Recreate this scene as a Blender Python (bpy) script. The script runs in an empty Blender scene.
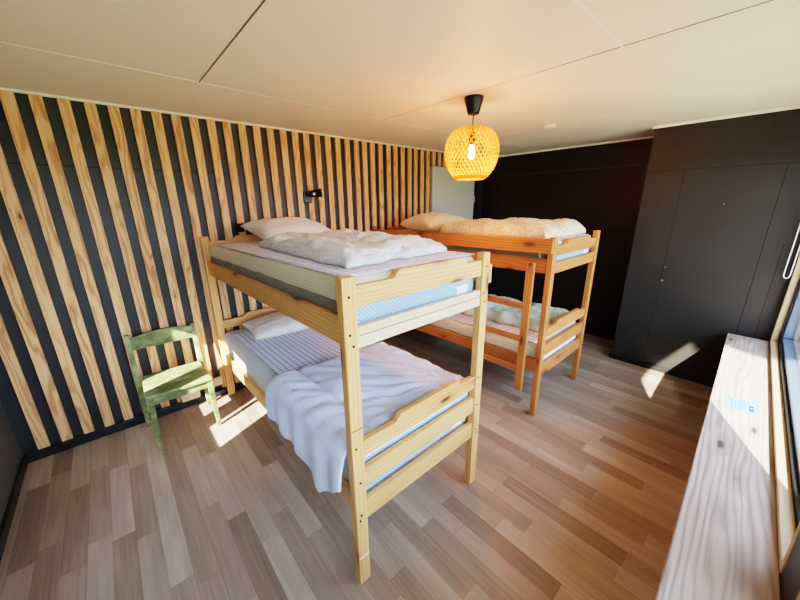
import bpy, bmesh, math, random
from mathutils import Vector, Matrix, noise
random.seed(7)
scene = bpy.context.scene
col = scene.collection

# ------------------------------------------------------------------ helpers
def lin(c):
    out = []
    for v in c[:3]:
        v = v / 255.0
        out.append(v / 12.92 if v <= 0.04045 else ((v + 0.055) / 1.055) ** 2.4)
    return (out[0], out[1], out[2], 1.0)

class NT:
    """small node-tree writer"""
    def __init__(self, name):
        self.m = bpy.data.materials.new(name)
        self.m.use_nodes = True
        self.t = self.m.node_tree
        self.b = self.t.nodes['Principled BSDF']
        self.o = self.t.nodes['Material Output']
    def n(self, typ, **kw):
        nd = self.t.nodes.new(typ)
        for k, v in kw.items():
            if k.startswith('i_'):
                key = k[2:]
                key = int(key) if key.isdigit() else key.replace('_', ' ')
                nd.inputs[key].default_value = v
            else:
                setattr(nd, k, v)
        return nd
    def l(self, a, b):
        self.t.links.new(a, b)
    def math(self, op, a, b=None, c=None):
        nd = self.t.nodes.new('ShaderNodeMath'); nd.operation = op
        for i, v in enumerate((a, b, c)):
            if v is None: continue
            if isinstance(v, (int, float)): nd.inputs[i].default_value = v
            else: self.l(v, nd.inputs[i])
        return nd.outputs[0]
    def mix(self, f, a, b, mode='MIX'):
        nd = self.t.nodes.new('ShaderNodeMix'); nd.data_type = 'RGBA'; nd.blend_type = mode
        for sock, v in ((nd.inputs[0], f), (nd.inputs[6], a), (nd.inputs[7], b)):
            if isinstance(v, (int, float)): sock.default_value = v
            elif isinstance(v, tuple): sock.default_value = v
            else: self.l(v, sock)
        return nd.outputs[2]
    def ramp(self, f, stops):
        nd = self.t.nodes.new('ShaderNodeValToRGB'); e = nd.color_ramp.elements
        e[0].position, e[0].color = stops[0]
        e[1].position, e[1].color = stops[-1]
        for p, c in stops[1:-1]:
            x = e.new(p); x.color = c
        self.l(f, nd.inputs[0])
        return nd.outputs[0]
    def coords(self, rand=True):
        tc = self.n('ShaderNodeTexCoord')
        if not rand: return tc.outputs['Object']
        oi = self.n('ShaderNodeObjectInfo')
        mu = self.math('MULTIPLY', oi.outputs['Random'], 37.0)
        cb = self.n('ShaderNodeCombineXYZ')
        for i in range(3): self.l(mu, cb.inputs[i])
        ad = self.n('ShaderNodeVectorMath', operation='ADD')
        self.l(tc.outputs['Object'], ad.inputs[0]); self.l(cb.outputs[0], ad.inputs[1])
        return ad.outputs[0]
    def scale(self, v, s):
        mp = self.n('ShaderNodeMapping'); mp.inputs['Scale'].default_value = s
        self.l(v, mp.inputs['Vector']); return mp.outputs[0]
    def noise(self, v, scale, detail=3, rough=.55, dist=0):
        nd = self.n('ShaderNodeTexNoise'); nd.inputs['Scale'].default_value = scale
        nd.inputs['Detail'].default_value = detail; nd.inputs['Roughness'].default_value = rough
        nd.inputs['Distortion'].default_value = dist
        self.l(v, nd.inputs['Vector']); return nd.outputs[0]
    def bump(self, h, strength, dist=.01):
        nd = self.n('ShaderNodeBump'); nd.inputs['Strength'].default_value = strength
        nd.inputs['Distance'].default_value = dist
        self.l(h, nd.inputs['Height']); self.l(nd.outputs[0], self.b.inputs['Normal'])
    def base(self, c):
        if isinstance(c, tuple): self.b.inputs['Base Color'].default_value = c
        else: self.l(c, self.b.inputs['Base Color'])
    def rough(self, r, spec=.4):
        self.b.inputs['Roughness'].default_value = r
        self.b.inputs['Specular IOR Level'].default_value = spec

def plain(name, c, rough=.5, spec=.4, metal=0.0, bump=0, bscale=80):
    m = NT(name); co = m.coords(False)
    n = m.noise(co, bscale, 3)
    m.base(m.mix(m.math('MULTIPLY', n, .22), lin(c), lin(tuple(v * .72 for v in c))))
    m.rough(rough, spec); m.b.inputs['Metallic'].default_value = metal
    if bump: m.bump(n, bump, .004)
    return m.m

def wood(name, axis, light, mid, dark, knots=.1, ring=14., rough=.42, spec=.4, fine=120., knot_col=(88, 46, 22), contrast=1.0, warp_amp=26., warp_l=.8, warp_c=5.):
    m = NT(name); co = m.coords(True)
    def st(along, across):
        s = [across] * 3; s[axis] = along; return m.scale(co, tuple(s))
    # slow cathedral figure
    sp = m.n('ShaderNodeSeparateXYZ'); m.l(co, sp.inputs[0])
    o1, o2 = [k for k in range(3) if k != axis]
    across = m.math('ADD', sp.outputs[o1], m.math('MULTIPLY', sp.outputs[o2], .83))
    ph = m.math('ADD', m.math('MULTIPLY', across, 6.283 * ring), m.math('MULTIPLY', m.noise(st(warp_l, warp_c), 1., 3, .5), warp_amp))
    rings = m.math('POWER', m.math('ADD', m.math('MULTIPLY', m.math('SINE', ph), .5), .5), 1.6)
    fib = m.noise(st(2.5, fine), 1., 3, .6)
    tone = m.noise(st(.5, 3.), 1., 1)
    f = m.math('ADD', m.math('MULTIPLY', m.math('MULTIPLY', rings, m.math('ADD', m.noise(st(1.1, 9.), 1., 2), .15)), .5 * contrast), m.math('ADD', m.math('MULTIPLY', fib, .36), m.math('MULTIPLY', tone, .4)))
    c = m.ramp(f, [(.25, lin(light)), (.55, lin(mid)), (.95, lin(dark))])
    if knots > 0:
        vo = m.n('ShaderNodeTexVoronoi'); vo.inputs['Scale'].default_value = 1.
        m.l(st(3.2, 10.), vo.inputs['Vector'])
        k = m.math('ADD', vo.outputs['Distance'], m.math('MULTIPLY', m.math('SUBTRACT', fib, .5), .06))
        rampk = m.n('ShaderNodeMapRange'); rampk.inputs[1].default_value = knots * .55; rampk.inputs[2].default_value = knots
        rampk.inputs[3].default_value = .9; rampk.inputs[4].default_value = 0.
        m.l(k, rampk.inputs[0])
        halo = m.n('ShaderNodeMapRange'); halo.inputs[1].default_value = knots; halo.inputs[2].default_value = knots * 2.6
        halo.inputs[3].default_value = .35; halo.inputs[4].default_value = 0.
        m.l(k, halo.inputs[0])
        c = m.mix(halo.outputs[0], c, lin(dark)); c = m.mix(rampk.outputs[0], c, lin(knot_col))
    m.base(c); m.rough(rough, spec); m.bump(fib, .12, .002)
    return m.m

def fabric(name, c1, c2=None, check=None, weave=500., rough=.9, pattern=None, bump=.25, sheen=.15):
    m = NT(name); co = m.coords(False)
    base = m.mix(m.noise(co, 6., 2), lin(c1), lin(tuple(v * .93 for v in c1)))
    if check:
        sx, frac, cc = check
        sp = m.n('ShaderNodeSeparateXYZ'); m.l(co, sp.inputs[0])
        a = m.math('LESS_THAN', m.math('FRACT', m.math('MULTIPLY', sp.outputs[0], 1 / sx)), frac)
        b = m.math('LESS_THAN', m.math('FRACT', m.math('MULTIPLY', sp.outputs[1], 1 / sx)), frac)
        f = m.math('MULTIPLY', m.math('MAXIMUM', a, b), .85)
        base = m.mix(f, base, lin(cc))
    if pattern == 'diamond':
        sp = m.n('ShaderNodeSeparateXYZ'); m.l(co, sp.inputs[0])
        h = m.math('ADD', sp.outputs[0], sp.outputs[1])
        p = m.math('ABSOLUTE', m.math('SUBTRACT', m.math('FRACT', m.math('MULTIPLY', m.math('ADD', h, sp.outputs[2]), 55.)), .5))
        q = m.math('ABSOLUTE', m.math('SUBTRACT', m.math('FRACT', m.math('MULTIPLY', m.math('SUBTRACT', h, sp.outputs[2]), 55.)), .5))
        f = m.math('LESS_THAN', m.math('MINIMUM', p, q), .13)
        base = m.mix(f, base, lin(c2))
    elif pattern == 'rib':
        sp = m.n('ShaderNodeSeparateXYZ'); m.l(co, sp.inputs[0])
        f = m.math('LESS_THAN', m.math('FRACT', m.math('MULTIPLY', sp.outputs[0], 70.)), .35)
        g = m.math('LESS_THAN', m.math('FRACT', m.math('MULTIPLY', m.math('ADD', sp.outputs[2], sp.outputs[1]), 70.)), .35)
        base = m.mix(m.math('MULTIPLY', m.math('MULTIPLY', f, g), .8), base, lin(c2))
    elif pattern == 'sprig':
        vo = m.n('ShaderNodeTexVoronoi', feature='DISTANCE_TO_EDGE'); vo.inputs['Scale'].default_value = 30.
        wv = m.n('ShaderNodeVectorMath', operation='ADD'); m.l(co, wv.inputs[0])
        nz = m.n('ShaderNodeTexNoise'); nz.inputs['Scale'].default_value = 18.; m.l(co, nz.inputs['Vector'])
        sc = m.n('ShaderNodeVectorMath', operation='SCALE'); sc.inputs['Scale'].default_value = .05
        m.l(nz.outputs['Color'], sc.inputs[0]); m.l(sc.outputs[0], wv.inputs[1]); m.l(wv.outputs[0], vo.inputs['Vector'])
        f = m.math('LESS_THAN', vo.outputs['Distance'], .10)
        base = m.mix(m.math('MULTIPLY', f, .55), base, lin(c2))
    elif pattern == 'blotch':
        f = m.ramp(m.noise(co, 9., 3), [(.42, (0, 0, 0, 1)), (.6, (1, 1, 1, 1))])
        base = m.mix(f, base, lin(c2))
    m.base(base); m.rough(rough, .2)
    m.b.inputs['Sheen Weight'].default_value = sheen
    m.bump(m.noise(co, weave, 2), bump, .002)
    return m.m

# mesh builders ---------------------------------------------------------
def box(bm, x0, x1, y0, y1, z0, z1, mi=0):
    vs = [bm.verts.new(p) for p in ((x0, y0, z0), (x1, y0, z0), (x1, y1, z0), (x0, y1, z0),
                                    (x0, y0, z1), (x1, y0, z1), (x1, y1, z1), (x0, y1, z1))]
    for f in ((0, 3, 2, 1), (4, 5, 6, 7), (0, 1, 5, 4), (1, 2, 6, 5), (2, 3, 7, 6), (3, 0, 4, 7)):
        bm.faces.new([vs[i] for i in f]).material_index = mi
    return vs

def prism(bm, pts2, plane, a, b):
    """extrude a 2-D outline: plane 'x' -> pts are (y,z), between x=a and x=b ; 'y' -> (x,z) ; 'z' -> (x,y)"""
    def P(p, t):
        if plane == 'x': return (t, p[0], p[1])
        if plane == 'y': return (p[0], t, p[1])
        return (p[0], p[1], t)
    A = [bm.verts.new(P(p, a)) for p in pts2]; B = [bm.verts.new(P(p, b)) for p in pts2]
    n = len(pts2)
    bm.faces.new(A); bm.faces.new(list(reversed(B)))
    for i in range(n):
        bm.faces.new((A[i], B[i], B[(i + 1) % n], A[(i + 1) % n]))

def lathe(bm, prof, cx=0, cy=0, n=32, axis=None, origin=(0, 0, 0), cap=True):
    """profile of (r,z); optional axis matrix (3x3) to orient"""
    R = axis or Matrix.Identity(3); O = Vector(origin)
    rings = []
    for r, z in prof:
        rings.append([bm.verts.new(O + R @ Vector((cx + r * math.cos(2 * math.pi * i / n), cy + r * math.sin(2 * math.pi * i / n), z))) for i in range(n)])
    for a, b in zip(rings, rings[1:]):
        for i in range(n):
            bm.faces.new((a[i], a[(i + 1) % n], b[(i + 1) % n], b[i]))
    if cap:
        bm.faces.new(list(reversed(rings[0]))); bm.faces.new(rings[-1])

def tube(bm, pts, r, n=8):
    pts = [Vector(p) for p in pts]; rings = []
    for i, p in enumerate(pts):
        d = (pts[min(i + 1, len(pts) - 1)] - pts[max(i - 1, 0)]).normalized()
        u = d.orthogonal().normalized() if i == 0 else (rings[-1][1] - d * rings[-1][1].dot(d)).normalized()
        v = d.cross(u)
        rings.append(([bm.verts.new(p + r * (math.cos(2 * math.pi * k / n) * u + math.sin(2 * math.pi * k / n) * v)) for k in range(n)], u))
    for a, b in zip(rings, rings[1:]):
        for k in range(n):
            bm.faces.new((a[0][k], a[0][(k + 1) % n], b[0][(k + 1) % n], b[0][k]))
    bm.faces.new(list(reversed(rings[0][0]))); bm.faces.new(rings[-1][0])

def obj(name, bm, mat, parent=None, bevel=0, smooth=False, loc=None, seg=2):
    bmesh.ops.recalc_face_normals(bm, faces=bm.faces)
    me = bpy.data.meshes.new(name); bm.to_mesh(me); bm.free()
    for mm in (mat if isinstance(mat, (list, tuple)) else [mat]): me.materials.append(mm)
    o = bpy.data.objects.new(name, me); col.objects.link(o)
    if parent: o.parent = parent
    if loc: o.location = loc
    if bevel:
        b = o.modifiers.new('bevel', 'BEVEL'); b.width = bevel; b.segments = seg; b.limit_method = 'ANGLE'
    if smooth:
        for p in me.polygons: p.use_smooth = True
    return o

def nb(): return bmesh.new()
def bx(name, dims, mat, parent=None, bevel=.003, **kw):
    bm = nb(); box(bm, *dims); return obj(name, bm, mat, parent, bevel, **kw)

def thing(name, label, cat, loc=(0, 0, 0), rotz=0, group=None):
    o = bpy.data.objects.new(name, None); col.objects.link(o)
    o.empty_display_size = .1; o.location = loc; o.rotation_euler = (0, 0, rotz)
    tag(o, label, cat, group); return o
def tag(o, label, cat, group=None):
    o['label'] = label; o['category'] = cat
    if group: o['group'] = group
    return o
def struct(o, label=None):
    o['kind'] = 'structure'
    if label: o['label'] = label
    return o

# ------------------------------------------------------------------ measured layout (metres)
XL = -2.99      # slatted wall
YF = -0.70      # wall at the left picture edge
YB = 4.354      # back wall
YC, XC = 3.822, -0.858   # built-in closet front and its left corner
ZC = 2.259      # ceiling
WA = math.atan(.0184); WX = .262   # window wall: slight skew

# ------------------------------------------------------------------ materials
PL, PM, PD = (232, 184, 122), (212, 154, 92), (160, 98, 50)
pineX, pineY, pineZ = [wood('pine_' + 'xyz'[a], a, PL, PM, PD, knots=.18, ring=62., fine=190., contrast=.6, warp_amp=40.) for a in range(3)]
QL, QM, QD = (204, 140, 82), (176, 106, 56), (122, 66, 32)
shadeX, shadeY, shadeZ = [wood('warm_shade_pine_' + 'xyz'[a], a, QL, QM, QD, knots=.18, ring=62., fine=190., contrast=.6, warp_amp=40.) for a in range(3)]  # same pine as the near bunk, warm light and shade put into its colour
whiteY = wood('pale_pine_y', 1, (234, 212, 178), (222, 194, 154), (186, 148, 104), knots=.17, ring=62., fine=190., contrast=.6, warp_amp=40.)
slat_m = wood('slat_wood', 2, (238, 190, 140), (222, 168, 116), (172, 112, 66), knots=.075, ring=30., fine=190., warp_amp=60., warp_l=1.1, warp_c=7., rough=.5, contrast=1.2)
sill_m = wood('weathered_sill_wood', 1, (190, 177, 168), (168, 152, 142), (112, 92, 80), knots=.17, ring=44., fine=220., warp_amp=62., warp_l=.6, warp_c=6., rough=.55, spec=.25, knot_col=(70, 50, 40), contrast=.85)
green_m = None

def make_green():
    m = NT('worn_green_paint'); co = m.coords(True)
    n = m.noise(m.scale(co, (16, 6, 10)), 1., 4, .7)
    g = m.ramp(n, [(.3, lin((64, 72, 40))), (.5, lin((114, 122, 78))), (.64, lin((154, 154, 110))), (.78, lin((182, 158, 108)))])
    m.base(g); m.rough(.45, .4); m.bump(n, .1, .003); return m.m
green_m = make_green()

def make_floor():
    m = NT('laminate_floor')
    tc = m.n('ShaderNodeTexCoord'); sp = m.n('ShaderNodeSeparateXYZ'); m.l(tc.outputs['Object'], sp.inputs[0])
    X, Y = sp.outputs[0], sp.outputs[1]
    W = .0925
    yr = m.math('DIVIDE', m.math('ADD', Y, .654), W); row = m.math('FLOOR', yr); fy = m.math('FRACT', yr)
    w1 = m.n('ShaderNodeTexWhiteNoise', noise_dimensions='1D'); m.l(row, w1.inputs['W'])
    xr = m.math('ADD', m.math('DIVIDE', X, .62), m.math('MULTIPLY', w1.outputs['Value'], 9.)); bid = m.math('FLOOR', xr); fx = m.math('FRACT', xr)
    cb = m.n('ShaderNodeCombineXYZ'); m.l(row, cb.inputs[0]); m.l(bid, cb.inputs[1])
    w2 = m.n('ShaderNodeTexWhiteNoise', noise_dimensions='2D'); m.l(cb.outputs[0], w2.inputs['Vector'])
    off = m.n('ShaderNodeVectorMath', operation='SCALE'); off.inputs['Scale'].default_value = 20.; m.l(w2.outputs['Color'], off.inputs[0])
    ad = m.n('ShaderNodeVectorMath', operation='ADD'); m.l(tc.outputs['Object'], ad.inputs[0]); m.l(off.outputs[0], ad.inputs[1])
    fib = m.noise(m.scale(ad.outputs[0], (3., 70., 1.)), 1., 4, .6)
    big = m.noise(m.scale(ad.outputs[0], (1.6, 12., 1.)), 1., 2, .5, .6)
    f = m.math('ADD', m.math('MULTIPLY', w2.outputs['Value'], .38), m.math('ADD', m.math('MULTIPLY', fib, .36), m.math('MULTIPLY', big, .36)))
    c = m.ramp(f, [(.15, lin((98, 79, 65))), (.45, lin((142, 121, 104))), (.7, lin((168, 148, 131))), (.95, lin((198, 181, 164)))])
    sy = m.math('LESS_THAN', fy, .016); sx = m.math('LESS_THAN', fx, .0028)
    c = m.mix(m.math('MULTIPLY', m.math('MAXIMUM', sy, sx), .55), c, lin((74, 52, 38)))
    m.base(c); m.rough(.33, .45); m.bump(fib, .05, .002)
    return m.m
floor_m = make_floor()

def make_ceiling():
    m = NT('ceiling_board'); co = m.coords(False)
    n = m.noise(co, 220., 2)
    m.base(m.mix(m.noise(co, 1.2, 2), lin((240, 230, 212)), lin((234, 224, 204)))); m.rough(.55, .3); m.bump(n, .12, .003)
    return m.m
ceil_m = make_ceiling()

def make_dark(name, c, seam=None, rough=.42):
    m = NT(name); co = m.coords(False)
    n = m.noise(co, 160., 3); b = m.noise(co, 2.2, 2)
    base = m.mix(b, lin(c), lin(tuple(v * .8 for v in c)))
    if seam is not None:
        sp = m.n('ShaderNodeSeparateXYZ'); m.l(co, sp.inputs[0])
        d = m.math('ABSOLUTE', m.math('SUBTRACT', sp.outputs[2], seam))
        base = m.mix(m.math('LESS_THAN', d, .004), base, lin((12, 11, 11)))
    m.base(base); m.rough(rough, .35); m.bump(n, .22, .003); return m.m
board_m = make_dark('dark_blue_grey_board', (58, 56, 54), 1.87)
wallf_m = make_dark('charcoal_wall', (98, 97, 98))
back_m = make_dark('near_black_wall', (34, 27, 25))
closet_m = make_dark('charcoal_closet_panel', (52, 49, 46))
basebd_m = make_dark('dark_baseboard', (44, 38, 38), rough=.35)
groove_m = plain('panel_groove', (10, 9, 9), .8)
white_trim = plain('white_cornice', (246, 240, 230), .5)
seam_dark = plain('ceiling_seam_dark', (120, 104, 84), .8)
seam_faint = plain('ceiling_seam_faint', (206, 190, 164), .8)
seam_light = plain('ceiling_seam_light', (250, 246, 232), .6)
door_white = plain('off_white_door_paint', (206, 204, 188), .45, bump=.05)
steel = plain('brushed_steel', (170, 168, 160), .35, metal=.9)
black_m = plain('black_plastic', (14, 13, 13), .35)
black_metal = plain('black_lacquered_metal', (12, 12, 12), .3)
white_pl = plain('white_plastic', (232, 226, 214), .35)
sunwarm_pl = plain('sun_warmed_plastic', (230, 204, 166), .4)  # warm sunlight on the outlets put into the base colour
frame_m = plain('beige_window_frame', (196, 172, 138), .5)
sash_m = plain('blue_grey_sash', (96, 112, 134), .3)
gasket_m = plain('dark_gasket', (34, 34, 38), .5)
bolt_m = plain('dark_bolt', (46, 32, 22), .4, metal=.4)
cord_m = plain('white_cord', (240, 236, 226), .6)

def make_glass():
    m = NT('window_glass'); t = m.t
    tr = m.n('ShaderNodeBsdfTransparent'); tr.inputs[0].default_value = (.93, .96, .97, 1)
    gl = m.n('ShaderNodeBsdfGlossy'); gl.inputs['Roughness'].default_value = .02
    lw = m.n('ShaderNodeLayerWeight'); lw.inputs['Blend'].default_value = .5
    fr = m.math('ADD', m.math('MULTIPLY', m.math('POWER', lw.outputs['Facing'], 5.), .9), .04)
    mx = m.n('ShaderNodeMixShader'); m.l(fr, mx.inputs[0]); m.l(tr.outputs[0], mx.inputs[1]); m.l(gl.outputs[0], mx.inputs[2])
    m.l(mx.outputs[0], m.o.inputs['Surface']); return m.m
glass_m = make_glass()

def make_grass():
    m = NT('lawn_grass'); co = m.coords(False)
    m.base(m.mix(m.noise(co, 3., 4), lin((112, 118, 88)), lin((142, 146, 112)))); m.rough(.9, .1); return m.m
grass_m = make_grass()
foliage_m = plain('dark_foliage', (40, 50, 28), .9, .1, bump=.8, bscale=12)

def make_bamboo(tr):
    m = NT('woven_bamboo'); co = m.coords(False)
    m.base(m.mix(m.noise(co, 60., 2), lin((214, 150, 78)), lin((180, 116, 54)))); m.rough(.6, .3)
    tl = m.n('ShaderNodeBsdfTranslucent'); tl.inputs[0].default_value = lin((240, 170, 86))
    mx = m.n('ShaderNodeMixShader'); mx.inputs[0].default_value = tr
    m.l(m.b.outputs[0], mx.inputs[1]); m.l(tl.outputs[0], mx.inputs[2]); m.l(mx.outputs[0], m.o.inputs['Surface']); return m.m
bamboo_m = make_bamboo(.16)
rim_m = make_bamboo(.6)
def emit(name, c, s):
    m = NT(name); m.b.inputs['Base Color'].default_value = lin(c)
    m.b.inputs['Emission Color'].default_value = lin(c); m.b.inputs['Emission Strength'].default_value = s; return m.m
bulb_m = emit('glowing_bulb', (255, 214, 140), 30.)

cover_cream = fabric('cream_quilted_cover', (226, 212, 180), (176, 158, 118), pattern='rib', weave=300)
core_olive = fabric('olive_grey_ticking', (128, 120, 98), weave=300)
skylit_diamond = fabric('skylit_diamond_ticking', (172, 200, 226), (110, 148, 190), pattern='diamond', weave=300)  # woven diamonds, with cool skylight put into the blue
sheet_check = fabric('lilac_check_sheet', (236, 240, 252), check=(.036, .17, (104, 120, 190)), weave=300)
sheet_faint = fabric('faint_lilac_check_sheet', (236, 232, 240), check=(.05, .2, (188, 184, 216)), weave=300)
sheet_pink = fabric('pink_check_sheet', (232, 220, 220), check=(.06, .2, (206, 166, 166)), weave=300)
pillow_white = fabric('white_pillow_cotton', (238, 226, 214), weave=250)
pillow_peach = fabric('peach_pillow_cotton', (236, 212, 172), weave=250)
duvet_sprig = fabric('white_sprigged_cotton', (240, 236, 230), (196, 206, 210), pattern='sprig', weave=250)
duvet_white = fabric('white_duvet_cotton', (222, 230, 250), weave=250)
duvet_warm_lit = fabric('warm_lit_sprigged_cotton', (238, 216, 180), (206, 160, 112), pattern='sprig', weave=250)  # beige cotton with the peach-coloured light on it put into the colour
duvet_green = fabric('pale_green_leafy_cotton', (216, 218, 198), (168, 178, 142), pattern='blotch', weave=250)
tag_white = fabric('white_care_tag', (238, 240, 244), weave=200)

# ------------------------------------------------------------------ room shell
bm = nb(); box(bm, XL - .12, .55, YF - .12, YB + .12, -.10, 0)
struct(obj('floor', bm, floor_m), 'grey-brown laminate plank floor')

bm = nb(); box(bm, XL - .12, .60, YF - .12, YB + .12, ZC, ZC + .12)
ceiling = struct(obj('ceiling', bm, ceil_m), 'cream ceiling of large panels with thin seams')
def seam(x0, x1, y0, y1, m): 
    b = nb(); box(b, x0, x1, y0, y1, ZC - .0015, ZC + .001); o = obj('panel_seam', b, m, ceiling); return o
seam(-2.2, .3, .529, .535, seam_dark)
seam(-.585, -.575, .535, 1.806, seam_light)
seam(-.95, .3, 1.806, 1.811, seam_dark)
seam(-2.2, -.95, 1.807, 1.810, seam_faint)
seam(-2.204, -2.2, YF, YB, seam_light)
seam(-2.2, .3, 3.08, 3.084, seam_light)

# slatted wall
bm = nb(); box(bm, XL - .12, XL, YF - .12, YB + .12, 0, ZC)
wall_left = struct(obj('wall_left', bm, board_m), 'dark board wall clad with vertical wooden slats')
tops = {4: -.177, 5: -.062, 6: .055, 7: .166, 8: .277, 9: .391, 10: .504, 11: .613, 12: .726, 13: .835, 14: .947, 15: 1.059, 16: 1.171, 17: 1.282,
        18: 1.391, 19: 1.495, 20: 1.605, 21: 1.718, 22: 1.826, 23: 1.934, 24: 2.045, 25: 2.146, 26: 2.249, 27: 2.357, 28: 2.471, 29: 2.574,
        30: 2.685, 31: 2.794, 32: 2.894, 33: 3.004, 34: 3.107, 35: 3.211, 36: 3.315}
ys = [-.627 + .113 * k for k in range(4)] + [tops[k] for k in range(4, 37)]
while ys[-1] < 4.18: ys.append(ys[-1] + .1075)
for k, y in enumerate(ys):
    z0 = .062 if y < 3.13 else 2.079
    bx('slat', (XL, XL + .021, y, y + .056, z0, ZC - .012), slat_m, wall_left, .0015)
bm = nb(); box(bm, XL, XL + .040, YF + .016, 3.13, 0, .055); box(bm, XL, XL + .028, YF + .016, 3.13, .055, .062)
struct(obj('baseboard_left', bm, basebd_m, None, .003))
def cornice(n, dims): 
    struct(bx('trim_%d' % n, dims, white_trim, None, .004), 'slim white ceiling moulding')
cornice(1, (XL, XL + .022, YF, YB, ZC - .014, ZC))
cornice(2, (XL, XC, YB - .022, YB, ZC - .02, ZC))
cornice(3, (XC - .012, .30, YC - .022, YC, ZC - .022, ZC))
cornice(4, (XC - .022, XC, YC, YB, ZC - .022, ZC))

# door in the slatted wall, far end
d = bpy.data.objects.new('door_1', None); col.objects.link(d); struct(d, 'off-white flush door at far end of slatted wall')
bx('door_leaf', (XL, XL + .040, 3.195, 4.085, .005, 2.07), door_white, d, .004)
for z in (.3, 1.62):
    bm = nb(); lathe(bm, [(.008, z), (.008, z + .1)], XL + .046, 4.092, 12); obj('hinge', bm, steel, d)
bm = nb(); box(bm, XL, XL + .05, 4.10, 4.17, 0, 2.14); obj('door_frame', bm, back_m, d, .003)

# wall at the left picture edge, with a small two-light window (outside the frame, the sun comes through it)
bm = nb()
wy0, wy1 = YF - .12, YF
o1, o2, o3, o4, wz0, wz1 = -2.48, -2.25, -2.10, -1.77, .645, 1.40
box(bm, XL - .12, o1, wy0, wy1, 0, ZC); box(bm, o4, .60, wy0, wy1, 0, ZC)
box(bm, o1, o4, wy0, wy1, 0, wz0); box(bm, o1, o4, wy0, wy1, wz1, ZC)
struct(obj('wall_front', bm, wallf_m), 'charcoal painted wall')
w = bpy.data.objects.new('window_2', None); col.objects.link(w); struct(w)
bm = nb(); box(bm, o2, o3, wy0 + .03, wy1 - .01, wz0, wz1)
obj('mullion', bm, white_trim, w)
for a, b in ((o1, o2), (o3, o4)):
    bm = nb(); box(bm, a, b, wy0 + .05, wy0 + .056, wz0, wz1); obj('pane', bm, glass_m, w)
bm = nb(); box(bm, XL + .04, .0, YF, YF + .016, 0, .062); struct(obj('baseboard_front', bm, basebd_m, None, .003))

# back wall, closet block
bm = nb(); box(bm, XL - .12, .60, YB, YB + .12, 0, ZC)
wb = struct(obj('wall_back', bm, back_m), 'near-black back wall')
bm = nb()
for dims in ((-2.75, -.98, YB - .012, YB, 1.985, 2.0), (-.995, -.98, YB - .012, YB, 0, 2.0)): box(bm, *dims)
obj('panel_edge', bm, closet_m, wb)
bm = nb(); box(bm, XC, .60, YC, YB, 0, ZC)
wc = struct(obj('wall_closet', bm, closet_m), 'charcoal panelled closet front')
bm = nb()
g = .0035
for dims in ((XC, .25, YC - .001, YC + .002, 1.878, 1.878 + g), (-.585, -.585 + g, YC - .001, YC + .002, .06, 1.878),
             (-.005, -.005 + g * 1.4, YC - .001, YC + .002, .06, 1.878), (.10, .10 + g, YC - .001, YC + .002, .5, 1.3)): box(bm, *dims)
obj('panel_groove', bm, groove_m, wc)
bm = nb(); lathe(bm, [(.010, 0), (.012, .008), (.006, .016)], n=14, axis=Matrix.Rotation(math.pi / 2, 3, 'X'), origin=(-.572, YC, .905)); obj('latch_knob', bm, steel, wc)
bm = nb(); lathe(bm, [(.005, 0), (.005, .006)], n=12, axis=Matrix.Rotation(math.pi / 2, 3, 'X'), origin=(-.570, YC, 1.03)); obj('screw', bm, steel, wc)
bm = nb(); lathe(bm, [(.004, 0), (.004, .004)], n=12, axis=Matrix.Rotation(math.pi / 2, 3, 'X'), origin=(-.287, YC, 1.593)); obj('screw', bm, steel, wc)
bm = nb(); box(bm, XC - .02, .0, YC - .02, YC, 0, .05); box(bm, XC - .014, .0, YC - .014, YC, .05, .062)
box(bm, XC - .02, XC, YC, YB, 0, .05)
struct(obj('baseboard_closet', bm, basebd_m, None, .003))
bm = nb(); box(bm, XL + .04, XC - .02, YB - .018, YB, 0, .06); struct(obj('baseboard_back', bm, basebd_m, None, .003))

# window wall (right), built in its own slightly skewed frame
def wobj(name, bm, mat, parent=None, bevel=0, **kw):
    o = obj(name, bm, mat, parent, bevel, **kw)
    if parent is None: o.location = (WX, 0, 0); o.rotation_euler = (0, 0, WA)
    return o
ZS = .535
wlo, whi = ZS + .005, 2.06
bm = nb()
box(bm, -.19, .20, YF - .1, 3.82, 0, ZS - .042)
box(bm, 0, .20, YF - .1, 3.82, ZS - .042, wlo)
box(bm, 0, .20, YF - .1, 3.95, whi, ZC)
box(bm, 0, .20, YF - .1, -.55, wlo, whi)
box(bm, 0, .20, 1.12, 1.31, wlo, whi)
box(bm, 0, .20, 3.775, 3.95, 0, whi)
struct(wobj('wall_right', bm, closet_m), 'dark wall under and over the windows')
bm = nb(); box(bm, -.243, -.001, YF + .01, 3.795, ZS - .04, ZS)
sill = wobj('window_sill', bm, sill_m, None, .004); struct(sill, 'wide weathered pine window sill')
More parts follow.
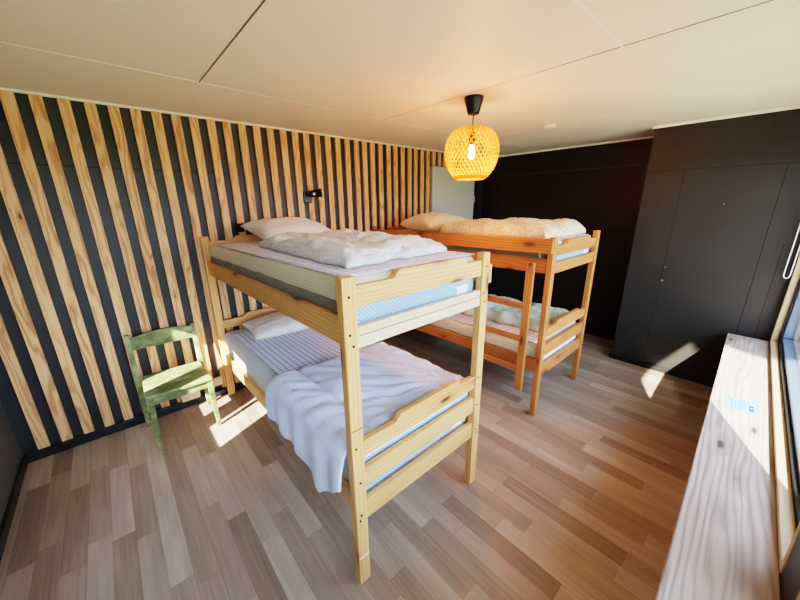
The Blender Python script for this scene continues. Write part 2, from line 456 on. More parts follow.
def window(n, y0, y1):
    w = bpy.data.objects.new('window_%d' % n, None); col.objects.link(w); w.location = (WX, 0, 0); w.rotation_euler = (0, 0, WA)
    struct(w, 'beige framed window with blue-grey sash above the pine sill')
    def ring(bm, x0, x1, a0, a1, b0, b1, t):
        box(bm, x0, x1, a0, a1, b0, b0 + t); box(bm, x0, x1, a0, a1, b1 - t, b1)
        box(bm, x0, x1, a0, a0 + t, b0 + t, b1 - t); box(bm, x0, x1, a1 - t, a1, b0 + t, b1 - t)
    bm = nb(); ring(bm, -.004, .034, y0, y1, wlo, whi, .022); obj('window_frame', bm, frame_m, w, .004)
    bm = nb(); ring(bm, .034, .048, y0 + .012, y1 - .012, wlo + .012, whi - .012, .03); obj('gasket', bm, gasket_m, w, .002)
    bm = nb(); ring(bm, .048, .10, y0 + .006, y1 - .006, wlo + .006, whi - .006, .055); obj('sash', bm, sash_m, w, .006)
    bm = nb(); ring(bm, .100, .125, y0 + .006, y1 - .006, wlo + .006, whi - .006, .07); obj('outer_bead', bm, frame_m, w, .003)
    bm = nb(); box(bm, .085, .091, y0 + .05, y1 - .05, wlo + .05, whi - .05); obj('pane', bm, glass_m, w)
window(1, 1.31, 3.775)
window(3, -.55, 1.12)
bm = nb(); box(bm, .27, 1.33, -1.0, -.82, -.3, 2.7); struct(obj('wall_sun_blocker', bm, white_trim), 'unseen pale slab outside, added to block the sun')  # unseen slab added to keep direct sun out of the near window
bm = nb(); box(bm, .20, 1.30, -.8, 4.1, .40, .44); struct(wobj('trim_5', bm, sill_m, None, .004), 'weathered outside ledge')
bm = nb(); box(bm, .20, .80, -2.0, 6.0, 2.32, 2.44); struct(wobj('ceiling_overhang', bm, white_trim), 'roof overhang outside the window')
bm = nb(); box(bm, -30, 30, -30, 30, -.42, -.30); struct(obj('ground', bm, grass_m), 'lawn outside')
bm = nb(); box(bm, -9, 0, -4.3, -4.0, -.3, 2.25); struct(obj('wall_sky_blocker', bm, foliage_m), 'unseen dark green slab outside, added to block low sky')  # unseen slab added to cut low skylight through the left window
bm = nb(); bmesh.ops.create_icosphere(bm, subdivisions=4, radius=.5)
for v in bm.verts: v.co *= 1 + .18 * noise.noise(v.co * 6); v.co += Vector((2.1, -.80, 3.83))
tube(bm, [(2.15, -.74, -.3), (2.12, -.76, 1.8), (2.1, -.74, 3.6)], .04, 8)
struct(obj('ground_tree', bm, foliage_m), 'young round-crowned tree on the lawn outside')

# looped blind cord by the far jamb
bm = nb(); pts = []
for k in range(25):
    a = math.pi * k / 24
    pts.append((-.032 + .016 * math.cos(a), 3.74, 1.085 - .03 * math.sin(a)))
pts = [(-.016, 3.74, 1.9)] + pts + [(-.048, 3.74, 1.9)]
tube(bm, pts, .0035, 8)
o = wobj('blind_cord', bm, cord_m, None, smooth=True); tag(o, 'white looped cord hanging beside the window frame', 'cord')
bm = nb(); box(bm, -.056, -.008, 3.72, 3.775, 1.88, 1.94); obj('cord_bracket', bm, white_pl, o, .004)

# ------------------------------------------------------------------ bunk beds
def board_outline(y0, y1, zb, zlow, zhigh, n0, n1):
    """board with a raised middle and curved shoulders, (y,z)"""
    pts = [(y0, zb), (y1, zb), (y1, zlow)]
    def shoulder(ya, yb, up):
        out = []
        for i in range(9):
            t = i / 8; s = t * t * (3 - 2 * t)
            out.append((ya + (yb - ya) * t, zlow + (zhigh - zlow) * (s if up else 1 - s)))
        return out
    pts += list(reversed(shoulder(y0 + n1, y0 + n1 + .035, False)))[0:0]
    right = shoulder(n1, n1 + .035, False)
    left = shoulder(n0 - .035, n0, True)
    pts += list(reversed(right)) + list(reversed(left)) + [(y0, zlow)]
    return pts

def bunk(label, x, y, w, L, mats, drop_up, drop_lo, paired, guard_near, guard_far, ladder, s=1.0):
    mX, mY, mZ, mPale = mats
    r = thing('bunk_bed', label, 'bunk bed', (x, y, 0), 0, 'pine bunk beds')
    pw, pt, H = .056, .040, 1.392
    def post(xa, ya, name='post'):
        o = bx(name, (xa - pt, xa, ya, ya + pw, 0, H), mZ, r, .004)
        return o
    posts = []
    for xa in (0, -L + pt):
        for ya in (0, w - pw): posts.append(post(xa, ya))
    # bolts on the foot posts, outer face
    for p, ya in zip(posts[:2], (0, w - pw)):
        for z in (1.325, 1.19, 1.145, .72, .55, .385, .36):
            bm = nb(); lathe(bm, [(.005, 0), (.005, .003)], n=10, axis=Matrix.Rotation(math.pi / 2, 3, 'Y'), origin=(0.0, ya + .028 + random.uniform(-.012, .012), z))
            obj('bolt', bm, bolt_m, p)
    if paired:
        tp = bx('tape_scrap', (0.0, .0006, .002, .054, .150, .158), tag_white, posts[0], 0); tp['label'] = 'scrap of white tape'
        bx('joint_line', (0.0, .0005, .001, .055, .800, .8035), bolt_m, posts[0], 0)
    def ends(xa, xb, head):
        y0, y1 = pw - .002, w - pw + .002
        dz = -drop_up * (1 if head else 0)
        bm = nb(); prism(bm, board_outline(y0, y1, 1.279 * s, 1.356 * s, 1.386 * s, .262, w - .20), 'x', xa, xb); obj('end_board', bm, mY, r, .003)
        dl = -drop_lo * .6 if head else 0
        bm = nb(); prism(bm, board_outline(y0, y1, .656 * s + dl, .728 * s + dl, .756 * s + dl, .262, w - .20), 'x', xa, xb); obj('end_board', bm, mY, r, .003)
        if paired:
            bx('end_rail', (xa, xb, y0, y1, 1.174 + dz, 1.208 + dz), mPale, r, .003); bx('end_rail', (xa + .006, xb, y0, y1, 1.126 + dz, 1.1705 + dz), mPale, r, .003)
        else:
            bx('end_rail', (xa, xb, y0, y1, 1.136 + dz, 1.216 + dz), mY, r, .003)
        if not head: bx('end_rail', (xa, xb, y0, y1, .503 * s + dl, .596 * s + dl), mY, r, .003)
        bx('end_rail', (xa, xb, y0, y1, .337 * s + dl, .431 * s + dl), mY, r, .003)
    ends(-.034, -.008, False); ends(-L + .008, -L + .034, True)
    def side(ya, yb, zt, zb, drop, name='side_rail', x0=-pt + .001, x1=None):
        x1 = -L + pt - .001 if x1 is None else x1
        f = lambda xx: -drop * (xx / -L)
        bm = nb(); prism(bm, [(x0, zb + f(x0)), (x0, zt + f(x0)), (x1, zt + f(x1)), (x1, zb + f(x1))], 'y', ya, yb); return obj(name, bm, mX, r, .003)
    for ya in (.012, w - .036):
        side(ya, ya + .024, 1.245, 1.142, drop_up); side(ya, ya + .024, .476, .382, drop_lo)
    if guard_near: side(-.022, -.001, 1.386, 1.284, .030, 'guard_rail', -.005, -L + .005)
    if guard_far: side(w + .001, w + .022, 1.33, 1.235, .030, 'guard_rail', .0, -L + .005)
    # slatted bases carried on the side rails
    for zz, dr in ((1.165, drop_up), (.405, drop_lo)):
        for k in range(13):
            xx = -.14 - k * (L - .28) / 12
            f = -dr * (xx / -L)
            bx('base_slat', (xx - .04, xx + .04, .035, w - .035, zz + f - .018, zz + f), mPale, r, 0)
    if ladder:
        la, lb, ly = -.13, -.515, -.024
        for xa in (la, lb):
            bx('ladder_stile', (xa - .028, xa + .028, -.052, -.023, .20, 1.215), mZ, r, .003)
        for z in (.375, .63, .888):
            bx('ladder_rung', (lb + .028, la - .028, -.050, -.026, z - .022, z + .022), mX, r, .003)
    return r

B1X, B1Y, B1W, B1L = -.882, .533, .848, 2.062
B2X, B2Y, B2W, B2L = -.935, 2.225, .868, 2.040
bunk('pale yellow pine bunk bed nearest the camera, white duvet on its lower berth', B1X, B1Y, B1W, B1L, (pineX, pineY, pineZ, whiteY), .045, .060, True, False, True, False)
bunk('pine bunk bed at the back with ladder and side guard board, warm shade in its colour', B2X, B2Y, B2W, B2L, (shadeX, shadeY, shadeZ, shadeY), .030, .050, False, True, False, True, .985)

# ------------------------------------------------------------------ bedding
def soft_box(bm, x0, x1, y0, y1, z0, z1, drop, L, r=.035, nx=40, ny=16, seed=0, amp=.004):
    """rounded slab; drop lowers the -x end"""
    def zf(x): return -drop * ((x1 - x) / L)
    rings = []
    prof = [(0.0, 0.0), (0.0, 1.0)]
    pts = []
    # cross-section loop in (y,z) with rounded corners
    def loop():
        out = []; n = 5
        for cy_, cz_, a0 in ((y1 - r, z1 - r, 0), (y0 + r, z1 - r, 90), (y0 + r, z0 + r, 180), (y1 - r, z0 + r, 270)):
            for i in range(n):
                a = math.radians(a0 + 90 * i / (n - 1)); out.append((cy_ + r * math.cos(a), cz_ + r * math.sin(a)))
            if a0 == 0:
                for i in range(1, ny): out.append((y1 - r - (y1 - y0 - 2 * r) * i / ny, z1))
        return out
    lp = loop(); cyc, czc = (y0 + y1) / 2, (z0 + z1) / 2
    xs = []
    for i in range(4): xs.append((x0 + r * (1 - math.cos(math.pi / 2 * i / 3)), r * (1 - math.sin(math.pi / 2 * i / 3)) if i else r))
    xs[0] = (x0, r)
    for i in range(1, nx): xs.append((x0 + r + (x1 - x0 - 2 * r) * i / nx, 0))
    for i in range(4): xs.append((x1 - r * (1 - math.cos(math.pi / 2 * (3 - i) / 3)), r * (1 - math.sin(math.pi / 2 * (3 - i) / 3))))
    for xx, inset in xs:
        ring = []
        for (py, pz) in lp:
            sy = (py - cyc) / ((y1 - y0) / 2); sz = (pz - czc) / ((z1 - z0) / 2)
            q = Vector((xx * 7 + seed, py * 7, pz * 7)); d = noise.noise(q) * amp
            ring.append(bm.verts.new((xx, py - math.copysign(min(1, abs(sy)), sy) * inset * .7 + d * sy, pz - math.copysign(min(1, abs(sz)), sz) * inset * .7 + zf(xx) + d * sz)))
        rings.append(ring)
    n = len(lp)
    for a, b in zip(rings, rings[1:]):
        for i in range(n): bm.faces.new((a[i], a[(i + 1) % n], b[(i + 1) % n], b[i]))
    bm.faces.new(rings[0]); bm.faces.new(list(reversed(rings[-1])))

def mattress(label, bedx, bedy, bw, L, zb, zmid, zt, drop, cover, core, end_mat, strap=None):
    t = thing('mattress', label, 'mattress', (bedx, bedy, 0), 0, 'mattresses on the bunk beds')
    x0, x1 = -L + .052, -.052
    y0, y1 = .040, bw - .040
    bm = nb(); soft_box(bm, x0, x1, y0, y1, zb, zmid + .03, drop, L, r=.022, seed=3); obj('core', bm, core, t, smooth=True)
    bm = nb(); soft_box(bm, x0 - .004, x1 + .004, y0 - .006, y1 + .006, zmid, zt, drop, L, r=.034, seed=11); obj('topper', bm, cover, t, smooth=True)
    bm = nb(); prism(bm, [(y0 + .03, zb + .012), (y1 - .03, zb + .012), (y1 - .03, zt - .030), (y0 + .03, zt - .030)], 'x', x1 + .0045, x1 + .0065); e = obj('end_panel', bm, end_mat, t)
    e['label'] = 'patterned end of the mattress, cool skylight in its colour'
    bm = nb(); box(bm, x1 + .0066, x1 + .0078, y1 - .155, y1 - .075, zb + .02, zb + .075); obj('care_tag', bm, tag_white, t)
    return t

UB = (1.166, .406)
M1U = mattress('cream quilted mattress on the upper berth of the near bunk', B1X, B1Y, B1W, B1L, 1.167, 1.275, 1.372, .045, cover_cream, core_olive, skylit_diamond)
M1L = mattress('pale mattress on the lower berth of the near bunk, under the white duvet', B1X, B1Y, B1W, B1L, .425, .50, .632, .035, fabric('grey_white_ribbed_cover', (212, 212, 214), (170, 172, 182), pattern='rib', weave=300), cover_cream, skylit_diamond)
M2U = mattress('grey-sided mattress on the upper berth of the far bunk', B2X, B2Y, B2W, B2L, 1.167, 1.27, 1.352, .030, cover_cream, core_olive, skylit_diamond)
M2L = mattress('cream mattress on the lower berth of the far bunk, under the green duvet', B2X, B2Y, B2W, B2L, .412, .46, .575, .045, cover_cream, core_olive, tag_white)
bm = nb(); prism(bm, [(-.115, 1.285), (-.107, 1.285), (-.088, 1.222), (-.096, 1.222)], 'y', .022, .0245); obj('strap', bm, tag_white, M2U)

def sheet(name, label, cat, mat, quad, zfun, group=None, nx=40, ny=24, amp=.003, thick=.004, seed=0, parent=None, edge=.0):
    """thin cloth lying over zfun(x,y); quad = 4 (x,y) corners"""
    bm = nb(); g = []
    for i in range(nx + 1):
        row = []
        for j in range(ny + 1):
            u, v = i / nx, j / ny
            p = [(1 - u) * (1 - v) * quad[0][k] + u * (1 - v) * quad[1][k] + u * v * quad[2][k] + (1 - u) * v * quad[3][k] for k in (0, 1)]
            x_, y_ = p[0], p[1] + edge * noise.noise(Vector((p[0] * 5, seed, v)))
            z_ = zfun(x_, y_) + abs(noise.noise(Vector((x_ * 6, y_ * 9, seed)))) * amp
            row.append(bm.verts.new((x_, y_, z_)))
        g.append(row)
    for i in range(nx):
        for j in range(ny): bm.faces.new((g[i][j], g[i + 1][j], g[i + 1][j + 1], g[i][j + 1]))
    o = obj(name, bm, mat, parent, smooth=True)
    s = o.modifiers.new('thick', 'SOLIDIFY'); s.thickness = thick; s.offset = 1
    if label: tag(o, label, cat, group)
    return o

def zt1(x, y): return 1.372 - .045 * ((B1X - .05 - x) / B1L) + .004
def zl1(x, y): return .632 - .035 * ((B1X - .05 - x) / B1L) + .004
def zt2(x, y): return 1.352 - .030 * ((B2X - .05 - x) / B2L) + .004
def zl2(x, y): return .575 - .045 * ((B2X - .05 - x) / B2L) + .004

SG = 'bed sheets'
sheet('bed_sheet', 'faint lilac checked sheet on the upper berth of the near bunk', 'sheet', sheet_faint, [(-2.82, .60), (-.945, .585), (-.945, 1.345), (-2.82, 1.345)], zt1, SG, seed=1)
sheet('bed_sheet', 'blue and white checked sheet on the lower berth of the near bunk', 'sheet', sheet_check, [(-2.78, .622), (-.95, .603), (-.95, 1.335), (-2.78, 1.335)], zl1, SG, seed=2)
sheet('bed_sheet', 'pale sheet on the upper berth of the far bunk', 'sheet', sheet_pink, [(-2.85, 2.29), (-1.0, 2.29), (-1.0, 3.02), (-2.85, 3.02)], zt2, SG, seed=3)
sheet('bed_sheet', 'pinkish checked sheet on the lower berth of the far bunk', 'sheet', sheet_pink, [(-2.85, 2.30), (-1.0, 2.29), (-1.0, 3.02), (-2.85, 3.02)], zl2, SG, seed=4)

def pillow(label, mat, cx, cy, z, lx, ly, h, rotz=0, tilt=0, seed=0):
    bm = nb(); N = 28; top, bot = {}, {}
    for i in range(N + 1):
        for j in range(N + 1):
            u, v = 2 * i / N - 1, 2 * j / N - 1
            pin = 1 - .10 * (1 - abs(u) ** 2) * abs(v) ** 3, 1 - .10 * (1 - abs(v) ** 2) * abs(u) ** 3
            X, Y = u * lx / 2 * (1 - .09 * (1 - v * v) * u * u), v * ly / 2 * (1 - .09 * (1 - u * u) * v * v)
            e = max(0, (1 - u * u)) ** .5 * max(0, (1 - v * v)) ** .5
            e = e ** .75
            wr = noise.noise(Vector((X * 9 + seed, Y * 9, 0))) * .014 + (1 - 2 * abs(noise.noise(Vector((X * 13, Y * 13 + seed, 5))))) * .007 + noise.noise(Vector((X * 30, Y * 30 + seed, 2))) * .004
            top[i, j] = bm.verts.new((X, Y, h * (.30 + .70 * e) * (1 if e > 0 else 1) + wr * e if e > 0 else h * .30))
            if 0 < i < N and 0 < j < N: bot[i, j] = bm.verts.new((X, Y, h * .30 - h * .30 * min(1, e * 1.6)))
            else: bot[i, j] = top[i, j]
    for i in range(N):
        for j in range(N):
            bm.faces.new((top[i, j], top[i + 1, j], top[i + 1, j + 1], top[i, j + 1]))
            q = [bot[i, j], bot[i, j + 1], bot[i + 1, j + 1], bot[i + 1, j]]
            try: bm.faces.new(q)
            except ValueError: pass
    o = obj('pillow', bm, mat, None, smooth=True)
    o.location = (cx, cy, z); o.rotation_euler = (0, tilt, rotz)
    tag(o, label, 'pillow', 'pillows at the bed heads'); return o
pillow('white pillow at the head of the near bunk, upper berth', pillow_white, -2.60, 1.12, 1.386, .44, .62, .125, .06, .20, 1)
pillow('white pillow at the head of the near bunk, lower berth', pillow_white, -2.62, .99, .614, .40, .60, .105, -.06, .03, 5)
pillow('peach pillow at the head of the far bunk, upper berth', pillow_peach, -2.42, 2.70, 1.352, .50, .66, .17, -.1, .03, 9)

def puff(bm, quad, zfun, h, seed, nx=90, ny=64, wr=.022, edge_r=.10, fine=.007, ripple=.03, zb=0.0):
    """puffy closed quilt body over quad corners"""
    top, bot = {}, {}
    for i in range(nx + 1):
        for j in range(ny + 1):
            u, v = i / nx, j / ny
            ru = ripple * noise.noise(Vector((v * 6, seed, 1))) * (1 if u > .5 else -1) * abs(2 * u - 1) ** 3
            rv = ripple * noise.noise(Vector((u * 8, seed + 5, 2))) * abs(2 * v - 1) ** 3
            uu, vv = min(1.1, max(-.1, u + ru)), min(1.1, max(-.1, v + rv))
            x_ = (1 - uu) * (1 - vv) * quad[0][0] + uu * (1 - vv) * quad[1][0] + uu * vv * quad[2][0] + (1 - uu) * vv * quad[3][0]
            y_ = (1 - uu) * (1 - vv) * quad[0][1] + uu * (1 - vv) * quad[1][1] + uu * vv * quad[2][1] + (1 - uu) * vv * quad[3][1]
            du = min(u, 1 - u) / edge_r; dv = min(v, 1 - v) / edge_r
            e = math.sqrt(max(0, 1 - (1 - min(1, du)) ** 2)) * math.sqrt(max(0, 1 - (1 - min(1, dv)) ** 2))
            w_ = noise.noise(Vector((x_ * 5 + seed, y_ * 5, 0))) * wr + (1 - abs(noise.noise(Vector((x_ * 9, y_ * 14 + seed, 3)))) * 2) * wr * .45 + (1 - 2.2 * abs(noise.noise(Vector((x_ * 5 + y_ * 3, y_ * 19 - x_ * 6, seed + 4))))) * wr * .38 + noise.noise(Vector((x_ * 34, y_ * 34, seed))) * fine * .35
            zz = zfun(x_, y_) + zb
            top[i, j] = bm.verts.new((x_, y_, zz + .012 + max(0, (h - .012) * (.25 + .75 * e) + w_ * e)))
            border = i in (0, nx) or j in (0, ny)
            bot[i, j] = bm.verts.new((x_, y_, zz + .002))
    for i in range(nx):
        for j in range(ny):
            bm.faces.new((top[i, j], top[i + 1, j], top[i + 1, j + 1], top[i, j + 1]))
            bm.faces.new((bot[i, j], bot[i, j + 1], bot[i + 1, j + 1], bot[i + 1, j]))
    for i in range(nx):
        bm.faces.new((top[i, 0], bot[i, 0], bot[i + 1, 0], top[i + 1, 0])); bm.faces.new((top[i, ny], top[i + 1, ny], bot[i + 1, ny], bot[i, ny]))
    for j in range(ny):
        bm.faces.new((top[0, j], top[0, j + 1], bot[0, j + 1], bot[0, j])); bm.faces.new((top[nx, j], bot[nx, j], bot[nx, j + 1], top[nx, j + 1]))

DG = 'duvets'
# near bunk, upper: duvet folded lengthwise in two layers
bm = nb()
puff(bm, [(-2.28, .75), (-1.06, .665), (-1.10, 1.31), (-2.28, 1.33)], lambda x, y: zt1(x, y) + .008, .034, 21, wr=.028, ripple=.05)
puff(bm, [(-2.24, .77), (-1.10, .69), (-1.13, 1.30), (-2.24, 1.32)], lambda x, y: zt1(x, y) + .008, .028, 33, wr=.040, zb=.024, ripple=.07)
tag(obj('duvet', bm, duvet_sprig, None, smooth=True), 'white sprigged duvet folded in two on the upper berth of the near bunk', 'duvet', DG)

# near bunk, lower: duvet over the foot half, near edge hanging over the side rail
def drape():
    bm = nb(); g = []; nx, ny = 70, 90
    yn = B1Y + .006
    for i in range(nx + 1):
        u = i / nx; row = []
        x_ = -1.71 + u * (.772)
        HK = [(0, .16), (.25, .18), (.48, .19), (.66, .235), (.76, .265), (.86, .21), (1.0, .12)]
        for (ua, ha), (ub, hb) in zip(HK, HK[1:]):
            if ua <= u <= ub: hang = ha + (hb - ha) * (u - ua) / (ub - ua)
        hang += .012 * noise.noise(Vector((u * 12, 1, 1)))
        Lt = .76 + hang
        for j in range(ny + 1):
            s = (j / ny) * (Lt + .02)
            xx = x_ + (-.075 * (j / ny) ** 2 if u < .3 else 0) * (1 - u / .3 if u < .3 else 0)
            a = s - .02
            if a < .755:       # on top, from far edge to near edge
                y_ = 1.318 - a * ((1.318 - (yn - .012)) / .755); drop = 0
                t = max(0, (a - .70) / .055); z_add = -.018 * t * t
            else:
                d_ = a - .755; y_ = yn - .016 - .012 * math.sin(min(1, d_ / .06) * math.pi / 2) + .010 * math.sin(xx * 34 + noise.noise(Vector((xx * 4, 0, 0))) * 3) * min(1, d_ / .1) - .012 * min(1, d_ / .1); z_add = -.018 - d_
            e = min(1, u / .10, (j / ny) / .06); e = math.sqrt(max(0, 1 - (1 - e) ** 2))
            e2 = min(1, (1 - u) / .08); e2 = .55 + .45 * math.sqrt(max(0, 1 - (1 - e2) ** 2))
            on = 1 if a < .72 else max(0, 1 - (a - .72) / .1)
            p_, q_ = xx * .8 + y_ * .6, y_ * .8 - xx * .6
            rad = math.atan2(y_ - 1.25, xx + .95)
            w_ = noise.noise(Vector((xx * 4, y_ * 4, 4))) * .020 + (1 - 2.2 * abs(noise.noise(Vector((p_ * 3.2, q_ * 11, 9))))) * .014 + (1 - 2.2 * abs(noise.noise(Vector((rad * 9, xx * 2.2, 3))))) * .012 + noise.noise(Vector((xx * 30, y_ * 26, 6))) * .002
            # stitched channel near the near edge
            w_ -= .016 * math.exp(-((a - .60) / .012) ** 2) * on
            zz = zl1(xx, y_) + .014 + (.040 * e * e2 + w_ * e) * on + z_add
            row.append(bm.verts.new((xx, y_, max(zz, zl1(xx, y_) + .014) if a < .70 else zz)))
        g.append(row)
    for i in range(nx):
        for j in range(ny): bm.faces.new((g[i][j], g[i + 1][j], g[i + 1][j + 1], g[i][j + 1]))
    o = obj('duvet', bm, duvet_white, None, smooth=True)
    s = o.modifiers.new('thick', 'SOLIDIFY'); s.thickness = .010; s.offset = -1
    return o
tag(drape(), 'plain white duvet on the lower berth of the near bunk, edge hanging over the rail', 'duvet', DG)

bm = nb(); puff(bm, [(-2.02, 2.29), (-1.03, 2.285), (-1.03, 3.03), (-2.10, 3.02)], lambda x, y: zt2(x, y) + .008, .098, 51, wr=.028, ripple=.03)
tag(obj('duvet', bm, duvet_warm_lit, None, smooth=True), 'beige sprigged duvet heaped on the upper berth of the far bunk, peach light in its colour', 'duvet', DG)
bm = nb(); puff(bm, [(-1.95, 2.46), (-1.05, 2.52), (-1.03, 3.02), (-1.95, 3.02)], lambda x, y: zl2(x, y) + .008, .085, 71, wr=.03, ripple=.05)
tag(obj('duvet', bm, duvet_green, None, smooth=True), 'pale green duvet on the lower berth of the far bunk', 'duvet', DG)

# ------------------------------------------------------------------ green chair
ch = thing('chair', 'small green painted wooden chair against the slatted wall', 'chair', (-2.69, .175, 0))
cy0, cy1 = -.195, .190
bm = nb()
prism(bm, [(.205, cy0 - .004), (.205, cy1 + .004), (-.175, cy1 - .006), (-.175, cy0 + .006)], 'z', .398, .422); obj('seat', bm, green_m, ch, .006)
def leg(x0, y0, x1, y1, z0, z1, a, b, name='leg'):
    bm = nb()
    q0 = [(-a, -a), (a, -a), (a, a), (-a, a)]; q1 = [(-b, -b), (b, -b), (b, b), (-b, b)]
    A = [bm.verts.new((x0 + p[0], y0 + p[1], z0)) for p in q0]; B = [bm.verts.new((x1 + p[0], y1 + p[1], z1)) for p in q1]
    bm.faces.new(A); bm.faces.new(B)
    for i in range(4): bm.faces.new((A[i], A[(i + 1) % 4], B[(i + 1) % 4], B[i]))
    return obj(name, bm, green_m, ch, .003)
for ysg in (-1, 1):
    leg(.172, ysg * .186, .178, ysg * .176, 0, .398, .013, .018)
    yo = .198 if ysg > 0 else .220
    leg(-.195, ysg * yo, -.182, ysg * (yo - .006), 0, .425, .015, .017)
    leg(-.182, ysg * (yo - .006), -.212, ysg * (yo - .006), .425, .742, .017, .014, 'back_post')
bm = nb()   # top rail, bowed upper edge
pts = [(cy0 - .008, .625), (cy1 - .010, .620)]
pts += [(cy1 - .010 - (cy1 - cy0 - .002) * i / 12, .718 + .024 * math.sin(math.pi * i / 12)) for i in range(13)]
prism(bm, pts, 'x', -.212, -.194); obj('backrest', bm, green_m, ch, .004)
for ysg in (-1, 1): bx('seat_rail', (-.165, .160, ysg * .180 - .010, ysg * .180 + .010, .345, .398), green_m, ch, .003)
bx('seat_rail', (.168, .188, -.165, .165, .345, .398), green_m, ch, .003)
bx('seat_rail', (-.192, -.172, -.180, .180, .345, .398), green_m, ch, .003)

# ------------------------------------------------------------------ pendant lamp
LX, LY = -1.402, 1.888
lamp = thing('pendant_lamp', 'round woven bamboo pendant lamp hanging from the ceiling, lit', 'lamp', (LX, LY, ZC))
bm = nb(); lathe(bm, [(.030, -.098), (.036, -.095), (.060, -.012), (.060, 0)], n=32); obj('ceiling_cup', bm, black_m, lamp, smooth=False, bevel=.002)
bm = nb(); tube(bm, [(0, 0, -.09), (0, 0, -.22)], .0035, 8); obj('cord', bm, black_m, lamp)
bm = nb(); lathe(bm, [(.020, -.275), (.022, -.27), (.022, -.205), (.010, -.198)], n=20); obj('socket', bm, black_m, lamp)
bm = nb(); lathe(bm, [(.003, -.362), (.012, -.358), (.020, -.343), (.021, -.328), (.017, -.304), (.012, -.276)], n=20); obj('bulb', bm, bulb_m, lamp, smooth=True)
prof = [(.030, -.170), (.075, -.174), (.112, -.187), (.142, -.212), (.163, -.250), (.173, -.297), (.172, -.345), (.160, -.395), (.138, -.438), (.112, -.468), (.090, -.482)]
def prof_at(t):
    t = max(0, min(.9999, t)) * (len(prof) - 1); i = int(t); f = t - i
    p0 = prof[max(0, i - 1)]; p1 = prof[i]; p2 = prof[i + 1]; p3 = prof[min(len(prof) - 1, i + 2)]
    def cr(a, b, c, d): return .5 * (2 * b + (c - a) * f + (2 * a - 5 * b + 4 * c - d) * f * f + (3 * b - a - 3 * c + d) * f ** 3)
    return cr(p0[0], p1[0], p2[0], p3[0]), cr(p0[1], p1[1], p2[1], p3[1])
bm = nb()
NS, SEG, TW = 36, 30, 1.75
for sgn in (1, -1):
    for k in range(NS):
        prev = None
        for i in range(SEG + 1):
            t = i / SEG; r_, z_ = prof_at(t); r_ += sgn * .0012
            th = 2 * math.pi * k / NS + sgn * TW * t
            hw = min(.0042, r_ * .05 + .001) / max(r_, .02)
            a = bm.verts.new((r_ * math.cos(th - hw), r_ * math.sin(th - hw), z_)); b = bm.verts.new((r_ * math.cos(th + hw), r_ * math.sin(th + hw), z_))
            if prev: bm.faces.new((prev[0], prev[1], b, a))
            prev = (a, b)
obj('lamp_shade', bm, bamboo_m, lamp)
bm = nb(); lathe(bm, [(.119, -.464), (.108, -.474), (.090, -.486), (.088, -.484), (.106, -.472), (.118, -.462)], n=48, cap=False); obj('shade_rim', bm, rim_m, lamp, smooth=True)
for nm, (r_, z_), tr in (('shade_top_ring', (.030, -.170), .005),):
    bm = nb(); n1, n2 = 48, 8; V = []
    for i in range(n1):
        a = 2 * math.pi * i / n1
        V.append([bm.verts.new(((r_ + tr * math.cos(2 * math.pi * j / n2)) * math.cos(a), (r_ + tr * math.cos(2 * math.pi * j / n2)) * math.sin(a), z_ + tr * math.sin(2 * math.pi * j / n2))) for j in range(n2)])
    for i in range(n1):
        for j in range(n2): bm.faces.new((V[i][j], V[(i + 1) % n1][j], V[(i + 1) % n1][(j + 1) % n2], V[i][(j + 1) % n2]))
    obj(nm, bm, bamboo_m, lamp, smooth=True)

# smoke detector
sd = thing('smoke_detector', 'small round white smoke detector on the ceiling', 'smoke detector', (-1.45, 3.06, ZC))
bm = nb(); lathe(bm, [(.044, -.022), (.050, -.017), (.052, -.004), (.052, 0)], n=28); obj('housing', bm, white_pl, sd)
bm = nb(); lathe(bm, [(.012, -.025), (.014, -.0221)], n=16); obj('test_button', bm, white_pl, sd)

# wall reading lamp
wl = thing('wall_lamp', 'small black swivel reading lamp on the slatted wall above the near pillow', 'lamp', (XL + .021, 1.50, 1.71))
bm = nb(); box(bm, 0, .024, -.06, .018, -.07, .035); obj('base', bm, black_metal, wl, .005)
bm = nb(); tube(bm, [(.02, -.01, -.01), (.055, .0, .0)], .009, 10); obj('arm', bm, black_metal, wl)
ax = Vector((.50, .86, .12)).normalized(); R = ax.to_track_quat('Z', 'Y').to_matrix()
bm = nb(); lathe(bm, [(.016, -.055), (.027, -.045), (.030, .0), (.040, .075), (.037, .078), (.032, .02)], n=24, axis=R, origin=(.065, .015, .012)); obj('head', bm, black_metal, wl, smooth=False)
bm = nb(); lathe(bm, [(.012, 0), (.013, .006), (.008, .010)], n=16, axis=Matrix.Rotation(math.pi / 2, 3, 'Y'), origin=(.094, .005, .008)); obj('switch', bm, white_pl, wl)

wb2 = thing('wall_box', 'small black box on the slatted wall beside the white pillow', 'wall box', (XL, .845, 1.445))
bm = nb(); box(bm, 0, .05, -.028, .028, -.035, .035); obj('housing', bm, black_m, wb2, .004)
bm = nb(); lathe(bm, [(.009, 0), (.009, .004)], n=16, axis=Matrix.Rotation(math.pi / 2, 3, 'Y'), origin=(.05, 0, 0)); obj('button', bm, black_metal, wb2)

